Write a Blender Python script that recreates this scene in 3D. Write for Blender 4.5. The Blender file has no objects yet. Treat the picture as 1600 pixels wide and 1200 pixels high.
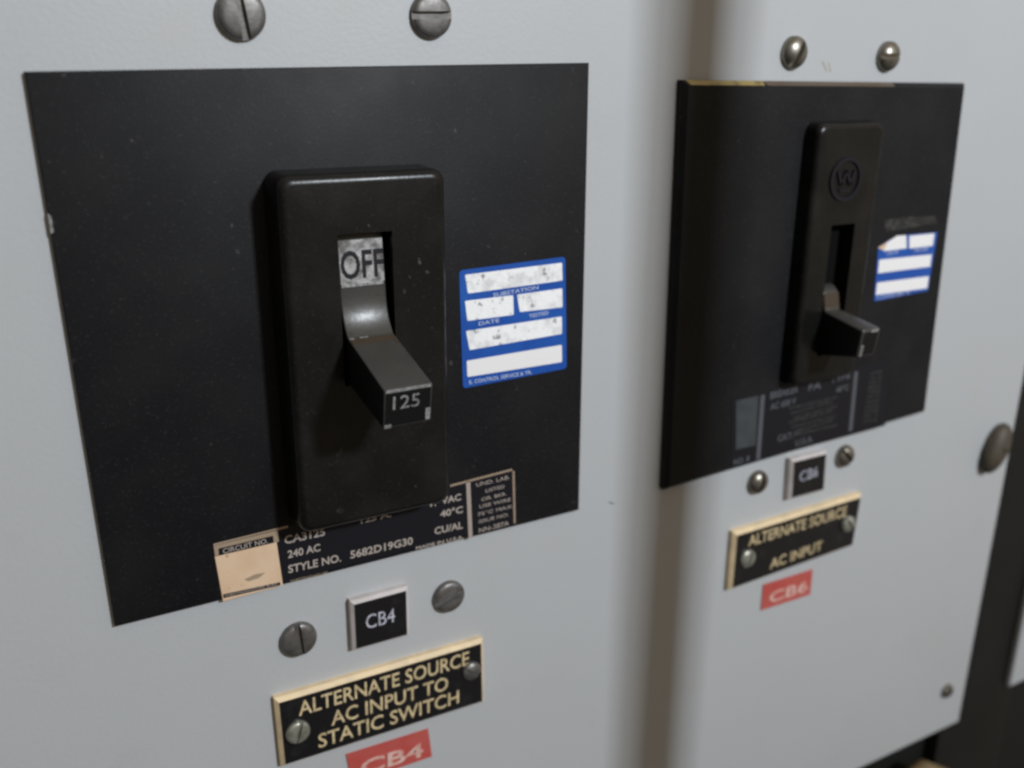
import bpy, bmesh, math, random
from mathutils import Vector, Matrix

# ------------------------------------------------------------ camera, world, lamps, exposure
scene = bpy.context.scene
C = scene.collection
F, PITCH, YAW, ROLL, DIST = 1471.36, .3235, -.5052, .0073, .200   # camera solved from the photo, metres


def _rot():
    cp, sp, cy, sy, cr, sr = (math.cos(PITCH), math.sin(PITCH), math.cos(YAW), math.sin(YAW),
                              math.cos(ROLL), math.sin(ROLL))
    return (Matrix(((cr, -sr, 0), (sr, cr, 0), (0, 0, 1))) @ Matrix(((1, 0, 0), (0, cp, -sp), (0, sp, cp)))
            @ Matrix(((cy, 0, sy), (0, 1, 0), (-sy, 0, cy))))


RM = _rot()
cam_d = bpy.data.cameras.new('camera')
cam = bpy.data.objects.new('camera', cam_d)
C.objects.link(cam)
scene.camera = cam
w = lambda v: Vector((v[0], v[2], -v[1]))
rx, dn, fw = w(RM[0]), w(RM[1]), w(RM[2])
cam.matrix_world = Matrix(((rx.x, -dn.x, -fw.x, 0), (rx.y, -dn.y, -fw.y, -DIST), (rx.z, -dn.z, -fw.z, 0), (0, 0, 0, 1)))
cam_d.sensor_width = 36
cam_d.lens = F / 1600 * 36
cam_d.clip_start = .005
cam_d.clip_end = 50
cam_d.dof.use_dof = True
cam_d.dof.focus_distance = .212
cam_d.dof.aperture_fstop = 11
scene.render.resolution_x, scene.render.resolution_y = 1024, 768
scene.render.engine = 'CYCLES'
scene.cycles.filter_width = 2.6
scene.view_settings.view_transform = 'Standard'
scene.view_settings.look = 'None'
scene.view_settings.exposure = 0
scene.view_settings.gamma = 1

world = bpy.data.worlds.new('World')
scene.world = world
world.use_nodes = True
bg = world.node_tree.nodes['Background']
# the dim room: warm and brighter above and to the right, dark to the left and towards the floor
wn = world.node_tree
wtc = wn.nodes.new('ShaderNodeTexCoord')
wdot = wn.nodes.new('ShaderNodeVectorMath')
wdot.operation = 'DOT_PRODUCT'
wdot.inputs[1].default_value = (.50, -.35, .79)
wr = wn.nodes.new('ShaderNodeValToRGB')
wr.color_ramp.elements[0].position = .33
wr.color_ramp.elements[0].color = (.05, .045, .04, 1)
wr.color_ramp.elements[1].position = .95
wr.color_ramp.elements[1].color = (1.0, .83, .64, 1)
wma = wn.nodes.new('ShaderNodeMath')
wma.operation = 'MULTIPLY_ADD'
wma.inputs[1].default_value = .5
wma.inputs[2].default_value = .5
wn.links.new(wtc.outputs['Generated'], wdot.inputs[0])
wn.links.new(wdot.outputs['Value'], wma.inputs[0])
wn.links.new(wma.outputs['Value'], wr.inputs['Fac'])
wn.links.new(wr.outputs['Color'], bg.inputs['Color'])
bg.inputs['Strength'].default_value = .43


def area(name, loc, target, sx, sy, power, col):
    d = bpy.data.lights.new(name, 'AREA')
    d.shape = 'RECTANGLE'
    d.size, d.size_y, d.energy, d.color = sx, sy, power, col
    o = bpy.data.objects.new(name, d)
    C.objects.link(o)
    o.location = loc
    o.rotation_euler = (Vector(target) - Vector(loc)).to_track_quat('-Z', 'Y').to_euler()
    return o


REF = Vector((.16, 0, -.10))
LDIR = Vector((.30, -1.0, .62)).normalized()
area('ceiling_lamp', REF + LDIR * 1.0, REF, .046, .07, 5.0, (.86, .93, 1.0))
LDIR2 = Vector((.240, -1.0, .66)).normalized()
area('ceiling_lamp', REF + LDIR2 * 1.0, REF, .042, .07, 3.6, (.89, .95, 1.0))

# ------------------------------------------------------------ helpers


def at(px, py, h=0.0):
    """photo pixel -> point on the plane h millimetres in front of the cabinet panel"""
    d = RM.transposed() @ Vector(((px - 800) / F, (py - 600) / F, 1))
    t = (DIST - h / 1000) / d.z
    return Vector((d.x * t, -h / 1000, -d.y * t))


def mm(x, h, z):
    return Vector((x, -h, z)) / 1000


def mesh_obj(name, bm, mat, parent=None, smooth=True, angle=35):
    bmesh.ops.remove_doubles(bm, verts=bm.verts, dist=1e-7)
    bmesh.ops.recalc_face_normals(bm, faces=bm.faces)
    me = bpy.data.meshes.new(name)
    for f in bm.faces:
        f.smooth = smooth
    bm.to_mesh(me)
    bm.free()
    if smooth:
        me.set_sharp_from_angle(angle=math.radians(angle))
    me.materials.append(mat)
    o = bpy.data.objects.new(name, me)
    C.objects.link(o)
    if parent:
        o.parent = parent
        o.matrix_parent_inverse = parent.matrix_world.inverted()
    return o


def tag(o, label=None, cat=None, group=None, kind=None):
    for k, v in (('label', label), ('category', cat), ('group', group), ('kind', kind)):
        if v:
            o[k] = v
    return o


def thing(name, loc, label, cat, group=None, kind=None):
    o = bpy.data.objects.new(name, None)
    o.empty_display_size = .005
    C.objects.link(o)
    o.location = loc
    o.matrix_world = Matrix.Translation(loc)
    return tag(o, label, cat, group, kind)


def prism(bm, quad, thick):
    """closed solid: polygon (points), extruded by thick metres toward +Y (into the panel)"""
    a = [bm.verts.new(p) for p in quad]
    b = [bm.verts.new(p + Vector((0, thick, 0))) for p in quad]
    bm.faces.new(a)
    bm.faces.new(b[::-1])
    n = len(a)
    for i in range(n):
        bm.faces.new((a[i], b[i], b[(i + 1) % n], a[(i + 1) % n]))
    return a


def sheet(name, poly, mat, parent, thick=.00005):
    bm = bmesh.new()
    prism(bm, poly, thick)
    return mesh_obj(name, bm, mat, parent, smooth=False)


def round_poly(pts, r, n=6):
    out = []
    m = len(pts)
    for i, p in enumerate(pts):
        a = (pts[i - 1] - p).normalized()
        b = (pts[(i + 1) % m] - p).normalized()
        for k in range(n + 1):
            t = k / n
            out.append(p + a * r * (1 - t) ** 2 + b * r * t ** 2)
    return out


def bevel_front(bm, front, off, seg=3):
    es = [e for e in bm.edges if all(v in front for v in e.verts)]
    bmesh.ops.bevel(bm, geom=es, offset=off, segments=seg, profile=.5, affect='EDGES', clamp_overlap=True)


# ------------------------------------------------------------ materials


def mat(name, col, rough=.5, metal=0, spec=.5, mottle=None, bump=None, rvar=None, coat=0):
    m = bpy.data.materials.new(name)
    m.use_nodes = True
    nt = m.node_tree
    p = nt.nodes['Principled BSDF']
    p.inputs['Base Color'].default_value = (*col, 1)
    p.inputs['Roughness'].default_value = rough
    p.inputs['Metallic'].default_value = metal
    p.inputs['Specular IOR Level'].default_value = spec
    p.inputs['Coat Weight'].default_value = coat
    tc = nt.nodes.new('ShaderNodeTexCoord')
    geo = nt.nodes.new('ShaderNodeNewGeometry')
    pos = geo.outputs['Position']

    def noise(scale, detail=4, rough_=.55, dist=0, vec=None):
        n = nt.nodes.new('ShaderNodeTexNoise')
        n.inputs['Scale'].default_value = scale
        n.inputs['Detail'].default_value = detail
        n.inputs['Roughness'].default_value = rough_
        n.inputs['Distortion'].default_value = dist
        nt.links.new(vec or pos, n.inputs['Vector'])
        return n.outputs['Fac']

    def ramp(fac, a, b, ca, cb):
        r = nt.nodes.new('ShaderNodeValToRGB')
        r.color_ramp.elements[0].position = a
        r.color_ramp.elements[1].position = b
        r.color_ramp.elements[0].color = (*ca, 1)
        r.color_ramp.elements[1].color = (*cb, 1)
        nt.links.new(fac, r.inputs['Fac'])
        return r.outputs['Color']

    last = None
    if mottle:
        for (scale, a, b, c2, det) in mottle:
            mix = nt.nodes.new('ShaderNodeMix')
            mix.data_type = 'RGBA'
            f = ramp(noise(scale, det), a, b, (0, 0, 0), (1, 1, 1))
            nt.links.new(f, mix.inputs['Factor'])
            if last:
                nt.links.new(last, mix.inputs['A'])
            else:
                mix.inputs['A'].default_value = (*col, 1)
            mix.inputs['B'].default_value = (*c2, 1)
            last = mix.outputs['Result']
        nt.links.new(last, p.inputs['Base Color'])
    if rvar:
        s, lo, hi = rvar
        mr = nt.nodes.new('ShaderNodeMapRange')
        mr.inputs['From Min'].default_value = .3
        mr.inputs['From Max'].default_value = .7
        mr.inputs['To Min'].default_value = lo
        mr.inputs['To Max'].default_value = hi
        nt.links.new(noise(s), mr.inputs['Value'])
        nt.links.new(mr.outputs['Result'], p.inputs['Roughness'])
    if bump:
        s, st, dist = bump
        b = nt.nodes.new('ShaderNodeBump')
        b.inputs['Strength'].default_value = st
        b.inputs['Distance'].default_value = dist
        nt.links.new(noise(s, 3), b.inputs['Height'])
        nt.links.new(b.outputs['Normal'], p.inputs['Normal'])
    return m


M = {}
M['paint'] = mat('grey_paint', (.470, .484, .498), .42, mottle=[(9, .35, .7, (.475, .488, .50), 3), (45, .55, .8, (.47, .472, .47), 6), (160, .72, .8, (.40, .40, .40), 4), (1300, .58, .75, (.455, .462, .47), 2)],
                 bump=(900, .25, .0002), rvar=(30, .38, .52))
M['black'] = mat('black_phenolic', (.0080, .0081, .0098), .5, spec=.22,
                 mottle=[(45, .4, .75, (.014, .014, .015), 5), (420, .70, .76, (.05, .048, .046), 5), (1500, .60, .75, (.024, .024, .026), 2)],
                 bump=(1500, .25, .0001), rvar=(60, .49, .56))
M['house'] = mat('moulded_black_plastic', (.007, .0067, .0063), .3, spec=.30,
                 mottle=[(70, .45, .75, (.015, .014, .0125), 5), (150, .69, .76, (.045, .042, .038), 6), (1500, .62, .75, (.022, .021, .019), 2)],
                 bump=(1200, .25, .0001), rvar=(80, .25, .34))
M['toggle'] = mat('worn_toggle_plastic', (.046, .045, .042), .33, spec=.5,
                  mottle=[(120, .4, .7, (.058, .054, .046), 5), (300, .62, .75, (.03, .028, .025), 5)], bump=(900, .3, .0001))
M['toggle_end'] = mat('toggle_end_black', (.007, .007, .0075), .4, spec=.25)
M['grime'] = mat('brown_grime', (.07, .053, .038), .8, spec=.12, mottle=[(260, .4, .7, (.06, .045, .03), 5)])
M['silver'] = mat('worn_silver_paint', (.52, .52, .53), .3, metal=.4,
                  mottle=[(350, .42, .62, (.16, .155, .15), 6)], bump=(700, .5, .0002))
M['chip_and_highlight'] = mat('worn_edge_and_highlight', (.40, .40, .40), .4, metal=.3, mottle=[(900, .4, .6, (.2, .2, .2), 4)])
M['screw'] = mat('dull_zinc_screw', (.20, .19, .18), .45, metal=.65, mottle=[(420, .4, .7, (.11, .105, .10), 5)],
                 bump=(1400, .3, .0001), rvar=(300, .35, .55))
M['screw_b'] = mat('bright_nickel_screw', (.26, .245, .215), .36, metal=.85, mottle=[(380, .45, .7, (.17, .15, .11), 5)])
M['screw_n'] = mat('pale_nickel_screw', (.42, .42, .36), .35, metal=.6, mottle=[(420, .45, .7, (.25, .25, .2), 5)])
M['slot'] = mat('screw_slot_dirt', (.035, .032, .028), .8)
M['cream'] = mat('cream_laminate_core', (.80, .62, .38), .5, mottle=[(200, .4, .7, (.60, .48, .31), 4)])
M['white_core'] = mat('white_laminate_core', (.62, .57, .56), .5, mottle=[(200, .4, .7, (.50, .46, .44), 4)])
M['face'] = mat('gloss_black_laminate', (.008, .008, .010), .22, mottle=[(250, .55, .8, (.02, .02, .02), 5)])
M['engrave'] = mat('cream_engraving', (.76, .61, .36), .55, mottle=[(900, .35, .65, (.46, .36, .20), 4)])
M['engrave_w'] = mat('white_engraving', (.60, .60, .68), .5, mottle=[(900, .4, .65, (.3, .3, .38), 4)])
M['red'] = mat('red_label_tape', (.50, .10, .085), .4, mottle=[(150, .4, .75, (.48, .07, .06), 4)])
M['red_text'] = mat('embossed_white', (.72, .50, .44), .5, mottle=[(500, .4, .65, (.60, .30, .25), 4)])
M['blue'] = mat('blue_sticker', (.009, .078, .38), .38, mottle=[(90, .45, .8, (.015, .11, .46), 4)])
M['field'] = mat('white_sticker_field', (.97, .97, .98), .3, mottle=[(260, .50, .66, (.74, .74, .75), 6), (420, .61, .68, (.35, .35, .36), 5)], bump=(600, .5, .0003))
M['field_c'] = mat('clean_white_field', (.90, .88, .88), .4)
M['blue_txt'] = mat('pale_blue_print', (.50, .58, .78), .4)
M['tan'] = mat('tan_label_paper', (.74, .54, .37), .5, mottle=[(120, .4, .7, (.68, .47, .30), 4), (330, .66, .74, (.35, .22, .12), 4)])
M['tan_line'] = mat('tan_border_print', (.36, .27, .19), .5)
M['tan_txt'] = mat('pale_print', (.44, .38, .34), .5)
M['tan_bar'] = mat('pale_printed_bar', (.40, .33, .29), .5)
M['lab_black'] = mat('label_black', (.008, .008, .012), .45, spec=.3)
M['grey_txt'] = mat('grey_blue_print', (.085, .09, .105), .5)
M['grey_txt2'] = mat('dim_grey_print', (.045, .045, .045), .5)
M['grey_blk'] = mat('grey_printed_block', (.05, .06, .065), .5, mottle=[(300, .4, .7, (.036, .042, .048), 4)])
M['gold'] = mat('reflected_gold_edge', (.42, .33, .12), .35, metal=.2, mottle=[(260, .5, .75, (.12, .09, .04), 4)])
M['bronze'] = mat('reflected_bronze_edge', (.10, .075, .055), .4)
M['frame'] = mat('black_frame_paint', (.010, .010, .009), .6, spec=.25, mottle=[(30, .4, .7, (.014, .013, .012), 4)], bump=(900, .2, .0001))
M['void'] = mat('dark_cabinet_interior_and_slot_shade', (.006, .006, .006), .9, spec=.05)
M['brass'] = mat('tarnished_brass', (.085, .068, .048), .6, metal=.2, mottle=[(150, .4, .7, (.04, .034, .028), 5)])
M['smudge'] = mat('yellowed_smudge', (.40, .37, .30), .5)
M['shadow_post'] = mat('shadow_post_grey', (.20, .19, .17), .5)
M['cable'] = mat('tan_cable_jacket', (.20, .14, .07), .5)
M['resid'] = mat('adhesive_residue', (.013, .013, .013), .6, mottle=[(450, .50, .62, (.05, .048, .045), 6)])

# ------------------------------------------------------------ lettering


def letters(name, body, pL, pR, cap, material, parent, h=0, basis=None, bold=.02, ext=.00006, align_px=True, cap_px=None):
    """raised or printed text whose baseline runs pL -> pR; cap = capital height (m)"""
    cu = bpy.data.curves.new(name, 'FONT')
    cu.body = body
    cu.size = 1
    cu.offset = bold
    cu.resolution_u = 3
    t = bpy.data.objects.new('t', cu)
    C.objects.link(t)
    bpy.context.view_layer.update()
    me = bpy.data.meshes.new_from_object(t.evaluated_get(bpy.context.evaluated_depsgraph_get()))
    bpy.data.objects.remove(t)
    bm = bmesh.new()
    bm.from_mesh(me)
    bpy.data.meshes.remove(me)
    xs = [v.co.x for v in bm.verts]
    x0, x1 = min(xs), max(xs)
    capf = .70 + bold * 2
    if basis is None:
        A, B = pL, pR
        ex = (B - A)
        L = ex.length
        ex = ex / L
        nrm = Vector((0, -1, 0))
        up = nrm.cross(ex)
        if up.z < 0:
            up = -up
    else:
        A, ex, up, L = basis
        nrm = ex.cross(up)
    sx, sy = L / (x1 - x0), cap / capf
    for v in bm.verts:
        v.co = A + ex * (v.co.x - x0) * sx + up * (v.co.y + bold) * sy + nrm * ext
    # closed thickness: extrude back to surface
    faces = list(bm.faces)
    r = bmesh.ops.extrude_face_region(bm, geom=faces)
    for g in r['geom']:
        if isinstance(g, bmesh.types.BMVert):
            g.co -= nrm * (ext * .98)
    return mesh_obj(name, bm, material, parent, smooth=False)


def letters_join(name, items, material, parent, **kw):
    """several printed lines that belong to one label: one mesh"""
    obs = [letters(name, *it, material, None, **kw) for it in items]
    bm = bmesh.new()
    for o in obs:
        bm.from_mesh(o.data)
    for o in obs:
        me = o.data
        bpy.data.objects.remove(o)
        bpy.data.meshes.remove(me)
    me = bpy.data.meshes.new(name)
    bm.to_mesh(me)
    bm.free()
    me.materials.append(material)
    o = bpy.data.objects.new(name, me)
    C.objects.link(o)
    o.parent = parent
    o.matrix_parent_inverse = parent.matrix_world.inverted()
    return o


# ------------------------------------------------------------ cabinet panels and frame
def rounded_slab(name, x0, x1, z0, z1, h, thick, material, parent=None, bev=.8, loc=None):
    bm = bmesh.new()
    q = [mm(x0, h, z1), mm(x1, h, z1), mm(x1, h, z0), mm(x0, h, z0)]
    a = prism(bm, q, thick / 1000)
    bevel_front(bm, set(a), bev / 1000, 4)
    return mesh_obj(name, bm, material, parent)


cab = thing('electrical_cabinet', mm(110, 0, -520), 'electrical cabinet front with light grey painted steel panels in a black frame', 'cabinet')
panel = rounded_slab('front_panel', -260, 328.8, -262, 160, 0, 2.5, M['paint'], cab, bev=.9)
tag(panel, 'wide light grey panel carrying both circuit breakers')
for (pts) in ([(1284, 96), (1287, 95.5), (1293, 110), (1291, 113)], [(1294, 97), (1296, 99), (1299, 111), (1297, 113)]):
    sheet('smudge', [at(x, y, .04) for x, y in pts], M['smudge'], panel, .00003)
sheet('scratch', [at(x, y, .04) for x, y in ((950, 784.5), (953, 784.3), (961, 787.8), (956, 787.3))], M['grey_blk'], panel, .00003)
side = rounded_slab('front_panel', 361.5, 620, -256, 160, 0, 2.5, M['paint'], cab, bev=.9)
tag(side, 'light grey panel beyond the black upright')
rounded_slab('upright', 322, 370, -520, 165, -3.2, 30, M['frame'], cab, bev=.6)
rounded_slab('bottom_rail', -260, 321.8, -330, -255, -9, 24, M['frame'], cab, bev=.6)
rounded_slab('bottom_rail', 370.2, 620, -330, -250, -9, 24, M['frame'], cab, bev=.6)
rounded_slab('back_sheet', -262, 622, -520, 166, -45, 3, M['void'], cab, bev=.5)

# ------------------------------------------------------------ screws


def slotted_head(bm_target, R, hh, slot_w, slot_d, ang, dome):
    N = 40
    if dome:
        prof = [(R, 0), (R * .99, hh * .18)] + [(R * math.cos(a), hh * (.18 + .82 * math.sin(a))) for a in [i * math.pi / 2 / 8 for i in range(1, 8)]] + [(0, hh)]
    else:
        prof = [(R, 0), (R, hh * .42), (R * .97, hh * .66), (R * .88, hh * .85), (R * .7, hh * .95), (R * .4, hh * .99), (0, hh)]

    def lathe():
        b = bmesh.new()
        rings = []
        for r, z in prof[:-1]:
            rings.append([b.verts.new((r * math.cos(2 * math.pi * k / N), r * math.sin(2 * math.pi * k / N), z)) for k in range(N)])
        top = b.verts.new((0, 0, hh))
        for i in range(len(rings) - 1):
            for k in range(N):
                b.faces.new((rings[i][k], rings[i][(k + 1) % N], rings[i + 1][(k + 1) % N], rings[i + 1][k]))
        for k in range(N):
            b.faces.new((rings[-1][k], rings[-1][(k + 1) % N], top))
        b.faces.new(rings[0][::-1])
        return b
    me = bpy.data.meshes.new('tmp')
    for part in (1, -1, 0):
        b = lathe()
        if part:
            r = bmesh.ops.bisect_plane(b, geom=b.verts[:] + b.edges[:] + b.faces[:], plane_co=(part * slot_w / 2, 0, 0),
                                       plane_no=(part, 0, 0), clear_inner=True)
            ed = [g for g in r['geom_cut'] if isinstance(g, bmesh.types.BMEdge)]
            bmesh.ops.edgenet_fill(b, edges=ed)
        else:   # floor of the slot: the head cut at slot depth
            r = bmesh.ops.bisect_plane(b, geom=b.verts[:] + b.edges[:] + b.faces[:], plane_co=(0, 0, hh - slot_d),
                                       plane_no=(0, 0, 1), clear_outer=True)
            for v in b.verts:
                v.co.x = max(-slot_w / 2, min(slot_w / 2, v.co.x)) if abs(v.co.x) > slot_w / 2 else v.co.x
            ed = [g for g in r['geom_cut'] if isinstance(g, bmesh.types.BMEdge) and g.is_valid]
            try:
                bmesh.ops.edgenet_fill(b, edges=ed)
            except Exception:
                pass
            bmesh.ops.dissolve_degenerate(b, dist=1e-7, edges=b.edges[:])
        b.to_mesh(me)
        b.free()
        bm_target.from_mesh(me)
    bpy.data.meshes.remove(me)
    ca, sa = math.cos(ang), math.sin(ang)
    for v in bm_target.verts:
        x, y, z = v.co
        X, Z = x * ca - y * sa, x * sa + y * ca
        v.co = Vector((X, -z, Z))


def screw(px, py, R, deg, label, h0=0, hh=2.0, dome=False, m='screw', group='slotted screws around the two breakers', slot=.17, cat='screw', name='slotted_screw', depth=.55):
    bm = bmesh.new()
    slotted_head(bm, R / 1000, hh / 1000, R * 2 * slot / 1000, hh / 1000 * depth, math.radians(deg), dome)
    o = mesh_obj(name, bm, M[m], None)
    p = at(px, py, h0 + hh * .5)
    o.location = Vector((p.x, -h0 / 1000, p.z))
    return tag(o, label, cat, group)


# ------------------------------------------------------------ circuit breakers


def housing(parent, x0, x1, z0, z1, hb, hf, sx0, sx1, sz0, sz1, r=2.0, rc=3.0, draft=.4):
    """rounded moulded block with a rectangular slot through its front"""
    NC = 7

    def ring(ins, h):
        a0, a1, c0, c1 = x0 + ins, x1 - ins, z0 + ins, z1 - ins
        rr = max(rc - ins * .55, .6)
        out = []
        for cx, cz, st in ((a1 - rr, c1 - rr, 0), (a0 + rr, c1 - rr, 90), (a0 + rr, c0 + rr, 180), (a1 - rr, c0 + rr, 270)):
            for k in range(NC + 1):
                t = math.radians(st + 90 * k / NC)
                out.append(mm(cx + rr * math.cos(t), h, cz + rr * math.sin(t)))
        return out
    bm = bmesh.new()
    rings = [ring(0, hb)]
    rings.append(ring(draft * .7, hf - r))
    for k in range(1, 8):
        t = math.pi / 2 * k / 7
        rings.append(ring(draft * .7 + r * (1 - math.cos(t)), hf - r + r * math.sin(t)))
    vr = [[bm.verts.new(p) for p in rg] for rg in rings]
    n = len(vr[0])
    for a, b in zip(vr, vr[1:]):
        for k in range(n):
            bm.faces.new((a[k], a[(k + 1) % n], b[(k + 1) % n], b[k]))
    cs = [(sx1, sz1), (sx0, sz1), (sx0, sz0), (sx1, sz0)]
    inf = [bm.verts.new(mm(x, hf, z)) for x, z in cs]
    inb = [bm.verts.new(mm(x, hb, z)) for x, z in cs]
    f = vr[-1]
    for c in range(4):
        for k in range(NC):
            bm.faces.new((f[c * (NC + 1) + k], f[c * (NC + 1) + k + 1], inf[c]))
        d = (c + 1) % 4
        bm.faces.new((f[c * (NC + 1) + NC], f[(c * (NC + 1) + NC + 1) % n], inf[d], inf[c]))
        bm.faces.new((inf[c], inf[d], inb[d], inb[c]))
    return mesh_obj('housing', bm, M['house'], parent, angle=28)


def extrude_profile(name, prof, x0, x1, material, parent, bev=.4):
    """prof: list of (h, z) mm; extruded from x0 to x1"""
    bm = bmesh.new()
    a = [bm.verts.new(mm(x0, h, z)) for h, z in prof]
    b = [bm.verts.new(mm(x1, h, z)) for h, z in prof]
    n = len(prof)
    bm.faces.new(a)
    bm.faces.new(b[::-1])
    for i in range(n):
        bm.faces.new((a[i], b[i], b[(i + 1) % n], a[(i + 1) % n]))
    if bev:
        bm.normal_update()
        es = [e for e in bm.edges if e.calc_face_angle(0) > math.radians(26)]
        bmesh.ops.bevel(bm, geom=es, offset=bev / 1000, segments=3, profile=.5, affect='EDGES')
    return mesh_obj(name, bm, material, parent, angle=40)


def face_plate(parent, px, h, bev, seg):
    q = [at(x, y, h) for x, y in px]
    bm = bmesh.new()
    a = prism(bm, q, (h - .05) / 1000)
    bevel_front(bm, set(a), bev, seg)
    return mesh_obj('face_plate', bm, M['black'], parent), q


# ---- left breaker
HP = 1.5      # this plate is thin and lies close to the panel
b1 = thing('circuit_breaker', mm(70, 0, -117), 'large black circuit breaker at left with the silver OFF window and 125 toggle', 'circuit breaker')
plate1, q1 = face_plate(b1, [(38, 112), (921, 98), (905, 797), (180, 980)], HP, .0003, 2)
sheet('chipped_edge', [at(x, y, HP + .05) for x, y in ((74, 333), (80, 338), (84, 362), (79.5, 366))], M['chip_and_highlight'], b1)
house1 = housing(b1, 50.4, 88.2, -100.6, -20.4, HP, 11, 62.7, 74.9, -66.5, -33.2)
XL, XR = 63.4, 73.9
sheet('slot_shade', [mm(x, HP + .3, z) for x, z in ((62.6, -33.1), (75.0, -33.1), (75.0, -66.6), (62.6, -66.6))], M['void'], b1, .0002)  # dark sheet standing for the shade deep in the slot
arc = []
for k in range(1, 11):          # the face sweeps outwards in a smooth curve down to the bend
    u = k / 10
    arc.append((8.7 + .5 * u + 3.2 * u ** 3.0, -45.0 - 10.4 * u))
prof = [(7.0, -31.5), (8.0, -35.0), (8.7, -45.0)] + arc + [ (33.0, -61.0), (31.6, -69.6), (12.0, -66.0), (3.2, -66.0), (3.2, -31.5)]
tg1 = extrude_profile('toggle', prof, XL, XR, M['toggle'], b1, .35)


def on_face(x, p, q, t, off=.05):
    """point at x mm on the toggle face p->q (h,z), fraction t, lifted by off mm"""
    h, z = p[0] + (q[0] - p[0]) * t, p[1] + (q[1] - p[1]) * t
    d = Vector((q[0] - p[0], q[1] - p[1])).normalized()
    n = Vector((-d.y, d.x))
    if n.x < 0:
        n = -n
    return mm(x, h + n.x * off, z + n.y * off)


def face_sheet(name, p, q, x0, x1, t0, t1, material, parent, off=.06, th=.05):
    bm = bmesh.new()
    pts = [(x0, t0), (x1, t0), (x1, t1), (x0, t1)]
    a = [bm.verts.new(on_face(x, p, q, t, off)) for x, t in pts]
    b = [bm.verts.new(on_face(x, p, q, t, off - th)) for x, t in pts]
    bm.faces.new(a)
    bm.faces.new(b[::-1])
    for i in range(4):
        bm.faces.new((a[i], b[i], b[(i + 1) % 4], a[(i + 1) % 4]))
    return mesh_obj(name, bm, material, parent, smooth=False)


P0, P1 = prof[1:3]
P2, P3, P4 = prof[12:15]
face_sheet('lip_highlight', P0, P1, XL + .4, XR - .6, .93, 1.0, M['chip_and_highlight'], tg1, .22, .2)  # highlight on the small ledge, painted as a pale strip
offp = face_sheet('off_patch', P0, P1, XL + .3, XR - .3, .0, .93, M['silver'], tg1, .10, .09)
upv = (on_face(0, P0, P1, 0, 0) - on_face(0, P0, P1, 1, 0)).normalized()
letters('off_lettering', 'OFF', None, None, .0062, M['lab_black'], tg1,
        basis=(on_face(XL + .5, P0, P1, .83, .11), Vector((1, 0, 0)), upv, .0098), bold=.018, ext=.00008)
face_sheet('grime_band', P2, P3, XL + .3, XR - .3, .02, .13, M['grime'], tg1, .06, .05)
face_sheet('bend_spot', P2, P3, XL + .25, XL + 1.3, .0, .035, M['chip_and_highlight'], tg1, .09, .06)  # small pale patches just past the bend
face_sheet('bend_spot', P2, P3, XL + 2.6, XL + 4.4, .0, .022, M['chip_and_highlight'], tg1, .09, .06)
face_sheet('bend_spot', P2, P3, XR - .9, XR - .3, .03, .2, M['grime'], tg1, .09, .06)
face_sheet('end_face', P3, P4, XL + .35, XR - .35, .08, .95, M['toggle_end'], tg1, .06, .05)
face_sheet('edge_wear_and_reflection', P3, P4, XL + .35, XR - .35, -.01, .07, M['chip_and_highlight'], tg1, .07, .06)
face_sheet('edge_wear_and_reflection', P3, P4, XL + .2, XL + 1.7, .90, .99, M['chip_and_highlight'], tg1, .08, .06)
face_sheet('edge_wear_and_reflection', P3, P4, XR - 1.3, XR - .3, .62, .93, M['chip_and_highlight'], tg1, .08, .06)
upe = (on_face(0, P3, P4, 0, 0) - on_face(0, P3, P4, 1, 0)).normalized()
letters('rating_lettering', '125', None, None, .0030, M['chip_and_highlight'], tg1,
        basis=(on_face(XL + 1.9, P3, P4, .52, .07), Vector((1, 0, 0)), upe, .0058), bold=.0, ext=.00008)

# rating label of the left breaker
HL = HP + .08
lab1 = sheet('rating_label', [at(x, y, HL) for x, y in ((333, 851), (802, 732), (804, 815.5), (348.5, 933))], M['lab_black'], b1)


def lp(x, y):   # crop coordinates -> pixel of the photo
    return (320 + x / 3.0769, 700 + y / 3.0769)


def poly(pts, f, h):
    return [at(*f(*p), h) for p in pts]


def strokes(name, lines, wpx, f, h, material, parent):
    bm = bmesh.new()
    for (a, b) in lines:
        A, B = at(*f(*a), h), at(*f(*b), h)
        d = (B - A).normalized()
        n = Vector((d.z, 0, -d.x)) * wpx / 2000
        prism(bm, [A + n, B + n, B - n, A - n], .00004)
    return mesh_obj(name, bm, material, parent, smooth=False)


H1 = HL + .06
for ln in (((42, 466), (400, 378)), ((1180, 182), (1478, 104)), ((1484, 110), (1490, 362))):
    strokes('label_border', [ln], .55, lp, H1, M['tan_line'], lab1)
sheet('circuit_panel', poly([(48, 520), (345, 452), (376, 660), (88, 738)], lp, H1), M['tan'], lab1, .00004)
sheet('circuit_frame', poly([(42, 470), (350, 392), (356, 450), (50, 522)], lp, H1), M['tan_line'], lab1, .00004)
sheet('circuit_strip', poly([(66, 484), (328, 422), (332, 456), (68, 516)], lp, H1 + .04), M['lab_black'], lab1, .00004)
sheet('circuit_strip', poly([(88, 704), (362, 645), (364, 660), (90, 722)], lp, H1 + .04), M['lab_black'], lab1, .00004)
sheet('smudge', round_poly(poly([(190, 632), (245, 606), (290, 600), (262, 624), (210, 642)], lp, H1 + .03), .0002), M['tan_line'], lab1, .00003)
T = lambda s, a, b, cap, f, h: (s, at(*f(*a), h), at(*f(*b), h), cap / 1000)
letters_join('label_print', [T('CIRCUIT NO.', (88, 508), (304, 456), 1.25, lp, H1 + .05)], M['tan_txt'], lab1, bold=.005)
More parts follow.
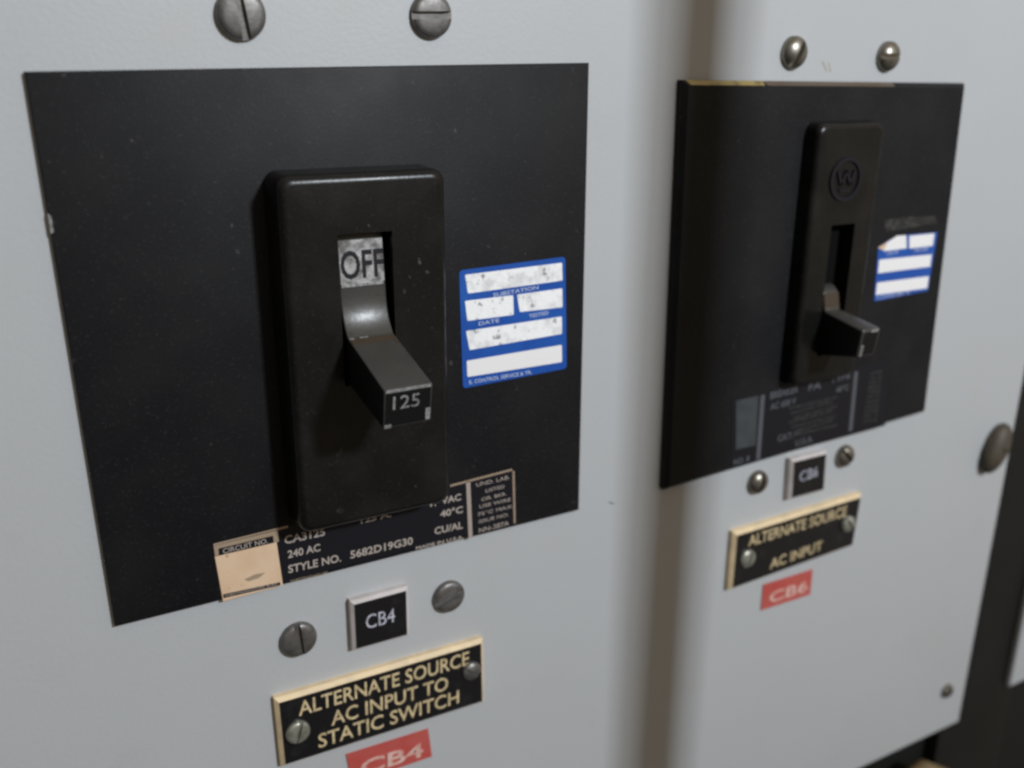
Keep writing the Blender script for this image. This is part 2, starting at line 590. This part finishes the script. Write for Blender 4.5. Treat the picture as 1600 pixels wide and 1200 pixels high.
letters_join('label_print', [
    T('CA3125', (384, 462), (578, 420), 2.1, lp, H1), T('240 AC', (400, 530), (556, 494), 2.0, lp, H1),
    T('STYLE NO.', (402, 602), (655, 545), 2.1, lp, H1), T('5682D19G30', (700, 532), (1000, 462), 2.1, lp, H1),
    T('125 A.', (750, 364), (895, 330), 1.6, lp, H1), T('V.  VAC', (1072, 286), (1232, 250), 1.9, lp, H1),
    T('40\u00b0C', (1132, 334), (1240, 310), 1.9, lp, H1), T('CU/AL', (1104, 416), (1240, 386), 2.0, lp, H1),
    T('MADE IN U.S.A.', (1015, 490), (1244, 434), .95, lp, H1)], M['tan_txt'], lab1, bold=.02)
letters_join('label_print', [T('WESTINGHOUSE', (410, 645), (590, 602), .55, lp, H1)], M['tan_line'], lab1, bold=.0)
letters_join('label_print', [T('WESTINGHOUSE ELEC.', (95, 716), (355, 656), .5, lp, H1 + .08)], M['tan_txt'], lab1, bold=.0)
strokes('label_bar', [((1266, 160), (1278, 434))], 1.15, lp, H1, M['tan_bar'], lab1)
letters_join('label_print', [
    T('UND. LAB.', (1305, 186), (1465, 148), 1.05, lp, H1), T('LISTED', (1350, 214), (1440, 192), .95, lp, H1),
    T('CIR. BKR.', (1330, 256), (1450, 226), .95, lp, H1), T('USE WIRE', (1320, 290), (1470, 254), .95, lp, H1),
    T('75\u00b0C MAX.', (1312, 328), (1482, 286), .95, lp, H1), T('ISSUE NO.', (1318, 362), (1460, 326), .95, lp, H1),
    T('NN-387A', (1318, 408), (1462, 370), 1.35, lp, H1)], M['tan_txt'], lab1, bold=.0)

# blue sticker on the left breaker


def sp(x, y):
    return (700 + x / 5.4545, 390 + y / 5.4545)


H2 = HP + .10
st1 = sheet('sticker', round_poly(poly([(95, 178), (1000, 60), (1012, 1012), (128, 1184)], sp, H2), .0011), M['blue'], b1)
tag(st1, 'blue sticker with five white writing fields, some blotched')
FH = H2 + .05
for i, q in enumerate(([(145, 215), (972, 112), (976, 264), (170, 374)], [(145, 438), (556, 388), (560, 556), (165, 608)],
                       [(588, 384), (974, 330), (976, 492), (612, 532)], [(153, 694), (970, 570), (972, 718), (185, 856)],
                       [(160, 948), (970, 812), (972, 958), (165, 1086)])):
    sheet('field', round_poly(poly(q, sp, FH), .0003, 3), M['field'] if i < 4 else M['field_c'], st1, .00004)
letters_join('sticker_print', [
    T('SUBSTATION', (385, 404), (770, 336), .95, sp, FH), T('DATE', (262, 648), (436, 616), .95, sp, FH),
    T('TESTED', (690, 584), (856, 552), .95, sp, FH), T('E. CONTROL SERVICE & TR.', (180, 1146), (712, 1058), .95, sp, FH)],
    M['blue_txt'], st1, bold=.01)
# faint scuffs on the housing and plate
random.seed(4)
for (x, y, s, hh) in ((655, 408, 6, 11), (640, 432, 4, 11), (668, 425, 5, 11), (632, 455, 5, 11), (655, 405, 3, 11), (675, 512, 3, 11), (576, 352, 3, 11),
                      (362, 352, 5, HP), (372, 392, 6, HP), (650, 760, 4, 11)):
    c = at(x, y, hh + .03)
    pts = []
    for k in range(9):
        a = k * 2 * math.pi / 9
        r = s * .00011 * random.uniform(.5, 1.3)
        pts.append(c + Vector((math.cos(a) * r * .7 - math.sin(a) * r * .3, 0, math.sin(a) * r)))
    sheet('scuff', pts, M['resid'], b1, .00002)

# ---- right breaker
HP = 3.0
HL, H2 = HP + .08, HP + .10
FH = H2 + .05
b2 = thing('circuit_breaker', mm(215, 0, -117), 'smaller black circuit breaker at right with raised circled W emblem and torn blue sticker', 'circuit breaker')
plate2, q2 = face_plate(b2, [(1070, 125), (1512, 130), (1448, 645), (1040, 768)], HP, .0013, 1)
# warm reflection painted as gold and bronze strips along its top bevel
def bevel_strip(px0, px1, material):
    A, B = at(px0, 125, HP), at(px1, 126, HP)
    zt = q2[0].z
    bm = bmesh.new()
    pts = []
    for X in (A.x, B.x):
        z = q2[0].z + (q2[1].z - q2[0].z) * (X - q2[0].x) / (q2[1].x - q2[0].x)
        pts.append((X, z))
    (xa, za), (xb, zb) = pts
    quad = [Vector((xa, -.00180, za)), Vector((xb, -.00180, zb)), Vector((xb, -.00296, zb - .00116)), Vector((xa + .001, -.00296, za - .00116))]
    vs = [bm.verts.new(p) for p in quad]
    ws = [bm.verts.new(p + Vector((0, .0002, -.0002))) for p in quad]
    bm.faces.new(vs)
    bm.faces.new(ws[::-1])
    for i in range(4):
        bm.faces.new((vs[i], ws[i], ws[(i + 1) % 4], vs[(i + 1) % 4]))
    return mesh_obj('edge_wear_and_reflection', bm, material, plate2, smooth=False)


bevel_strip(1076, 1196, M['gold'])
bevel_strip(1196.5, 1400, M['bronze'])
house2 = housing(b2, 201.2, 228.0, -90.0, -13.4, HP, 8, 210.2, 219.7, -81.0, -42.0, r=1.8, rc=3.0)
X2L, X2R = 210.6, 217.0
prof2 = [(3.2, -60.0), (5.5, -60.2), (7.4, -61.8), (8.6, -67.0), (23.8, -69.2), (22.8, -77.6), (9, -80.5), (3.2, -80.5)]
sheet('slot_shade', [mm(x, HP + .3, z) for x, z in ((210.1, -41.9), (219.8, -41.9), (219.8, -81.1), (210.1, -81.1))], M['void'], b2, .0002)  # slot shade painted as a near-black floor
tg2 = extrude_profile('toggle', prof2, X2L, X2R, M['toggle'], b2, .8)
face_sheet('end_face', prof2[4], prof2[5], X2L + .4, X2R - .4, .1, .92, M['toggle_end'], tg2, .06, .05)
face_sheet('edge_wear_and_reflection', prof2[4], prof2[5], X2L + .2, X2L + 1.2, .55, .95, M['chip_and_highlight'], tg2, .08, .06)
face_sheet('edge_wear_and_reflection', prof2[4], prof2[5], X2L + 3, X2R - .6, .02, .12, M['chip_and_highlight'], tg2, .08, .06)
face_sheet('grime_band', prof2[2], prof2[3], X2L + .3, X2R - .3, .05, .98, M['grime'], tg2, .05, .04)

for tg in (tg1, tg2):           # unpolished flanks and undersides, their shade painted in black
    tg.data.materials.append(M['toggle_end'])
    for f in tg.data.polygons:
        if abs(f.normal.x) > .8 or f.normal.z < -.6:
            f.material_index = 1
for v in tg2.data.vertices:     # the lever widens a little towards its tip
    hv = -v.co.y * 1000
    if hv > 10:
        v.co.x = .2138 + (v.co.x - .2138) * (1 + .16 * (hv - 10) / 14)

# circled W emblem, moulded proud
ec = at(1321, 280, 8)
bm = bmesh.new()


def ring(bm, c, r0, r1, a0, a1, th=.00035, n=40):
    full = abs(a1 - a0) > 359
    for k in range(n):
        t0 = math.radians(a0 + (a1 - a0) * k / n)
        t1 = math.radians(a0 + (a1 - a0) * (k + 1) / n)
        prism(bm, [c + Vector((r * math.cos(t), -th, r * math.sin(t))) for r, t in ((r1, t0), (r1, t1), (r0, t1), (r0, t0))], th * 1.1)


ring(bm, ec, .0051, .0062, 0, 360, th=.0005)


def bar(bm, c, p, q, wd, th=.00035):
    A, B = c + Vector((p[0] / 1000, -th, p[1] / 1000)), c + Vector((q[0] / 1000, -th, q[1] / 1000))
    d = (B - A).normalized()
    n = Vector((d.z, 0, -d.x)) * wd / 2000
    prism(bm, [A + n, B + n, B - n, A - n], th * 1.1)


for p, q in (((-3.3, 2.4), (-1.8, -1.6)), ((-1.8, -1.6), (0, 2.4)), ((0, 2.4), (1.8, -1.6)), ((1.8, -1.6), (3.3, 2.4))):
    bar(bm, ec, p, q, 1.0, th=.0005)
bar(bm, ec, (-2.3, -3.1), (2.3, -3.1), .9)
emb = mesh_obj('emblem', bm, M['lab_black'], b2, smooth=False)

# torn sticker


def tp(x, y):
    return (1200 + x / 3.528, 160 + y / 3.528)


st2 = sheet('sticker', poly([(608, 800), (655, 768), (712, 738), (770, 730), (935, 716), (880, 1038), (585, 1096)], tp, H2), M['blue'], b2)
tag(st2, 'blue sticker with its upper left corner torn away')
for q in ([(612, 800), (712, 736), (762, 732), (764, 804), (640, 820)], [(780, 736), (918, 722), (908, 790), (779, 805)],
          [(614, 868), (902, 838), (894, 905), (606, 942)], [(602, 994), (886, 958), (878, 1024), (594, 1062)]):
    sheet('field', poly(q, tp, FH), M['field_c'], st2, .00004)
sheet('torn_corner', poly([(606, 802), (660, 768), (640, 816)], tp, FH + .04), M['tan'], st2, .00004)
letters_join('sticker_print', [T('DATE', (655, 842), (715, 834), 1.2, tp, FH), T('TESTED', (800, 828), (880, 816), 1.2, tp, FH),
                               T('E. CONTROL SERV. TR.', (600, 1086), (780, 1056), 1.1, tp, FH)], M['blue_txt'], st2, bold=.0)
sheet('adhesive_residue', poly([(640, 650), (700, 640), (780, 632), (925, 628), (930, 665), (850, 680), (700, 705), (650, 712)], tp, HP + .04), M['resid'], b2, .00003)

# rating label of the right breaker


def rp(x, y):
    return (1130 + x / 5.926, 550 + y / 5.926)


lab2 = sheet('rating_label', poly([(80, 440), (1520, 60), (1500, 680), (70, 1070)], rp, HL), M['lab_black'], b2)
H3 = HL + .06
sheet('printed_block', poly([(120, 452), (328, 402), (300, 862), (118, 905)], rp, H3), M['grey_blk'], lab2, .00004)
for ln in (((368, 398), (324, 995)), ((1232, 182), (1178, 732))):
    strokes('label_bar', [ln], 1.7, rp, H3, M['grey_txt'], lab2)
letters_join('label_print', [
    T('BREAKER', (432, 440), (692, 372), 2.4, rp, H3), T('AC 600 V', (432, 540), (672, 478), 2.2, rp, H3),
    T('FA', (786, 362), (905, 338), 2.6, rp, H3), T('TYPE', (990, 292), (1176, 240), 2.2, rp, H3),
    T('40\u00b0C', (1040, 380), (1160, 350), 2.0, rp, H3),
    T('CAT.', (500, 832), (640, 798), 2.2, rp, H3), T('NO.', (655, 778), (725, 762), 1.8, rp, H3),
    T('U.S.A.', (665, 872), (830, 828), 2.1, rp, H3), T('NO. 8', (92, 1052), (240, 1012), 2.1, rp, H3)], M['grey_txt'], lab2, bold=.03)
small = []
for k, s in enumerate(('WHEN INSTALLED IN', 'ENCLOSURE THIS BKR', 'MAY BE USED WITH', 'COPPER OR ALUM', 'CONDUCTORS ONLY', 'INTERRUPTING RATING', 'SEE INSTRUCTIONS')):
    y = 500 + k * 43
    small.append(T(s, (600 + (k % 3) * 25, y + 40), (1050 - (k % 2) * 40, y - 70), 1.0, rp, H3))
for k, s in enumerate(('LISTED', 'UND. LAB.', 'CKT', 'BKR', 'WIRE', '75\u00b0C', 'CU/AL', 'LOAD', 'LINE', 'NO. 12', 'U.S.A.')):
    y = 205 + k * 44
    small.append(T(s, (1360 - k * 7, y + 10), (1470 - k * 4, y - 12), .95, rp, H3))
letters_join('label_print', small, M['grey_txt2'], lab2, bold=.03)

# ------------------------------------------------------------ engraved plates


def laminate(name, label, cat, px, thick, bev, core, facem, hpx=1.0):
    q = [at(x, y, hpx) for x, y in px]
    c = sum(q, Vector()) / 4
    root = thing(name, Vector((c.x, 0, min(p.z for p in q))), label, cat)
    bm = bmesh.new()
    lo = [bm.verts.new(Vector((p.x, 0, p.z))) for p in q]
    mi = [bm.verts.new(Vector((p.x, -(thick - bev) / 1000, p.z))) for p in q]
    sg = [(1, -1), (-1, -1), (-1, 1), (1, 1)]
    tp_ = [Vector((p.x + s[0] * bev / 1000, -thick / 1000, p.z + s[1] * bev / 1000)) for p, s in zip(q, sg)]
    hi = [bm.verts.new(p) for p in tp_]
    for i in range(4):
        j = (i + 1) % 4
        bm.faces.new((lo[i], lo[j], mi[j], mi[i]))
        bm.faces.new((mi[i], mi[j], hi[j], hi[i]))
    bm.faces.new(hi)
    bm.faces.new(lo[::-1])
    mesh_obj('core', bm, core, root, smooth=False)
    sheet('face', [p + Vector((0, -.00006, 0)) for p in tp_], facem, root, .00005)
    return root


def np_text(root, rows, cap, h, m, bold=.012):
    letters_join('lettering', [(s, at(*a, h), at(*b, h), c / 1000) for s, a, b, c in rows], m, root, bold=bold, ext=.00008)


n1 = laminate('nameplate', 'three-line black engraved plate reading ALTERNATE SOURCE AC INPUT TO STATIC SWITCH', 'nameplate',
              [(427, 1090), (753, 995), (755, 1094), (438, 1196)], 2.4, 1.0, M['cream'], M['face'])
np_text(n1, [('ALTERNATE SOURCE', (467, 1119), (733, 1038), 4.3), ('AC INPUT TO', (518, 1134), (700, 1077), 4.3),
             ('STATIC SWITCH', (498, 1169), (717, 1098), 4.3)], 0, 2.45, M['engrave'], bold=.01)
n2 = laminate('nameplate', 'two-line black engraved plate reading ALTERNATE SOURCE AC INPUT', 'nameplate',
              [(1143, 830), (1343, 769), (1329, 851), (1135, 921)], 2.6, 1.1, M['cream'], M['face'])
np_text(n2, [('ALTERNATE SOURCE', (1169, 854), (1322, 806), 3.9), ('AC INPUT', (1203, 889), (1284, 859), 3.7)], 0, 2.65, M['engrave'], bold=.01)
t1 = laminate('identification_tag', 'small square black tag reading CB4 under the left breaker', 'tag',
              [(545, 937), (635, 913), (637, 989), (549, 1014)], 2.6, .8, M['white_core'], M['face'])
np_text(t1, [('CB4', (572, 983), (617, 971), 4.0)], 0, 2.65, M['engrave_w'], bold=.0)
t2 = laminate('identification_tag', 'small square black tag reading CB6 under the right breaker', 'tag',
              [(1232, 716), (1288, 702), (1283, 764), (1228, 779)], 2.7, .85, M['white_core'], M['face'])
np_text(t2, [('CB6', (1249, 753), (1277, 744), 3.6)], 0, 2.85, M['engrave_w'], bold=.0)


def tape(label, px, text, a, b, cap):
    q = [at(x, y, .35) for x, y in px]
    c = sum(q, Vector()) / 4
    root = thing('label_tape', Vector((c.x, 0, min(p.z for p in q))), label, 'label')
    sheet('tape', q, M['red'], root, .0003)
    letters_join('lettering', [(text, at(*a, .38), at(*b, .38), cap / 1000)], M['red_text'], root, bold=.02, ext=.00012)


bl = at(541, 1179)
br = at(674, 1179)
tape('red embossed tape reading CB4, under the three-line nameplate', [(541, 1179), (669, 1139), (675, 1182), (550, 1225)], 'CB4', (563, 1212), (661, 1181), 4.6)
tape('red embossed tape reading CB6, under the two-line nameplate', [(1193, 914), (1270, 890), (1266, 929), (1189, 954)], 'CB6', (1201, 943), (1261, 923), 4.2)

# ------------------------------------------------------------ screws in place (slot angle: 0 = vertical slot)
screw(377, 22, 4.9, 8, 'dull screw with upright slot, above the left breaker', hh=2.0)
screw(675, 24, 4.7, 92, 'dull screw with level slot catching light, above the left breaker', hh=2.0)
screw(467, 1000, 4.6, 4, 'dull screw with upright slot, left of the CB4 tag', hh=1.8)
screw(702, 933, 4.5, 106, 'dull screw with nearly level slot, right of the CB4 tag', hh=1.8)
screw(1245, 82, 4.3, -28, 'round-head screw with slanted slot, above the right breaker at its left', hh=3.2, dome=True, m='screw_b')
screw(1392, 88, 4.2, 90, 'round-head screw with level slot and bright glint, above the right breaker', hh=3.2, dome=True, m='screw_b')
screw(1187, 755, 3.9, -12, 'round-head screw with upright slot, left of the CB6 tag', hh=3.0, dome=True, m='screw_b')
screw(1323, 714, 3.9, 40, 'brassy round-head screw with diagonal slot, right of the CB6 tag', hh=3.0, dome=True, m='screw_b')
g = 'screws holding the engraved nameplates'
screw(466, 1145, 3.1, -18, 'pale screw at the left end of the three-line nameplate', h0=2.5, hh=1.3, m='screw_n', group=g)
screw(738, 1050, 2.8, 60, 'grey screw at the right end of the three-line nameplate', h0=2.5, hh=1.5, m='screw', group=g, dome=True)
screw(1170, 874, 3.1, -20, 'pale screw at the left end of the two-line nameplate', h0=2.7, hh=1.5, m='screw_n', group=g, dome=True)
screw(1327, 820, 3.0, 30, 'pale screw at the right end of the two-line nameplate', h0=2.7, hh=1.8, m='screw_n', group=g, dome=True)
screw(1482, 1081, 3.1, 25, 'small tarnished screw in the lower right corner of the grey panel', hh=2.4, dome=True, m='screw_b', group=None)

# ------------------------------------------------------------ panel latch near the right edge
kc = at(1560, 702, 3)
kn = thing('panel_fastener', Vector((kc.x, 0, kc.z)), 'tarnished brown oval fastener at the right edge of the grey panel', 'fastener')
bm = bmesh.new()
slotted_head(bm, .0100, .0048, .0009, .0005, math.radians(80), True)
bmesh.ops.scale(bm, vec=(.55, 1, 1), verts=bm.verts)
bmesh.ops.rotate(bm, cent=(0, 0, 0), matrix=Matrix.Rotation(math.radians(22), 3, 'Y'), verts=bm.verts)
o = mesh_obj('knob', bm, M['brass'], None)
o.parent = kn
o.location = (0, -.0012, 0)
bm = bmesh.new()
N = 40
a = [Vector((.0050 * math.cos(2 * math.pi * k / N), -.0012, .0070 * math.sin(2 * math.pi * k / N))) for k in range(N)]
prism(bm, a, .0012)
o = mesh_obj('washer', bm, M['brass'], None)
o.parent = kn

# ------------------------------------------------------------ tan cable below the panel, unseen post added to cast the shadow band


def tube(name, pts, r, material, n=16):
    bm = bmesh.new()
    prev = None
    for i, p in enumerate(pts):
        d = (pts[min(i + 1, len(pts) - 1)] - pts[max(i - 1, 0)]).normalized()
        a = d.cross(Vector((.3, 1, .2))).normalized()
        b = d.cross(a)
        rg = [bm.verts.new(p + (a * math.cos(2 * math.pi * k / n) + b * math.sin(2 * math.pi * k / n)) * r) for k in range(n)]
        if prev:
            for k in range(n):
                bm.faces.new((prev[k], prev[(k + 1) % n], rg[(k + 1) % n], rg[k]))
        else:
            bm.faces.new(rg[::-1])
        prev = rg
    bm.faces.new(prev)
    return mesh_obj(name, bm, material, None)


cc = at(1447, 1189, 4)
tag(tube('cable', [cc + Vector((x, 0, z)) / 1000 for x, z in ((-34, -60), (-26, -30), (-14, -10), (0, -6), (12, -14), (20, -36), (24, -70))], .0055, M['cable']),
    'tan cable looping in the dark just below the grey panel', 'cable')
tag(tube('shadow_post', [Vector((0.2290, -0.1900, 0.600)), Vector((0.2025, -0.1420, 0.087)), Vector((0.1975, -0.1220, -0.100)), Vector((0.1965, -0.1180, -0.165)), Vector((0.2000, -0.1240, -0.210)), Vector((0.2300, -0.1600, -0.300)), Vector((0.2600, -0.2000, -0.450))], .0102, M['shadow_post'], 32),
    'unseen grey post added in front of the panel to cast the shadow band on it', 'shadow_post')
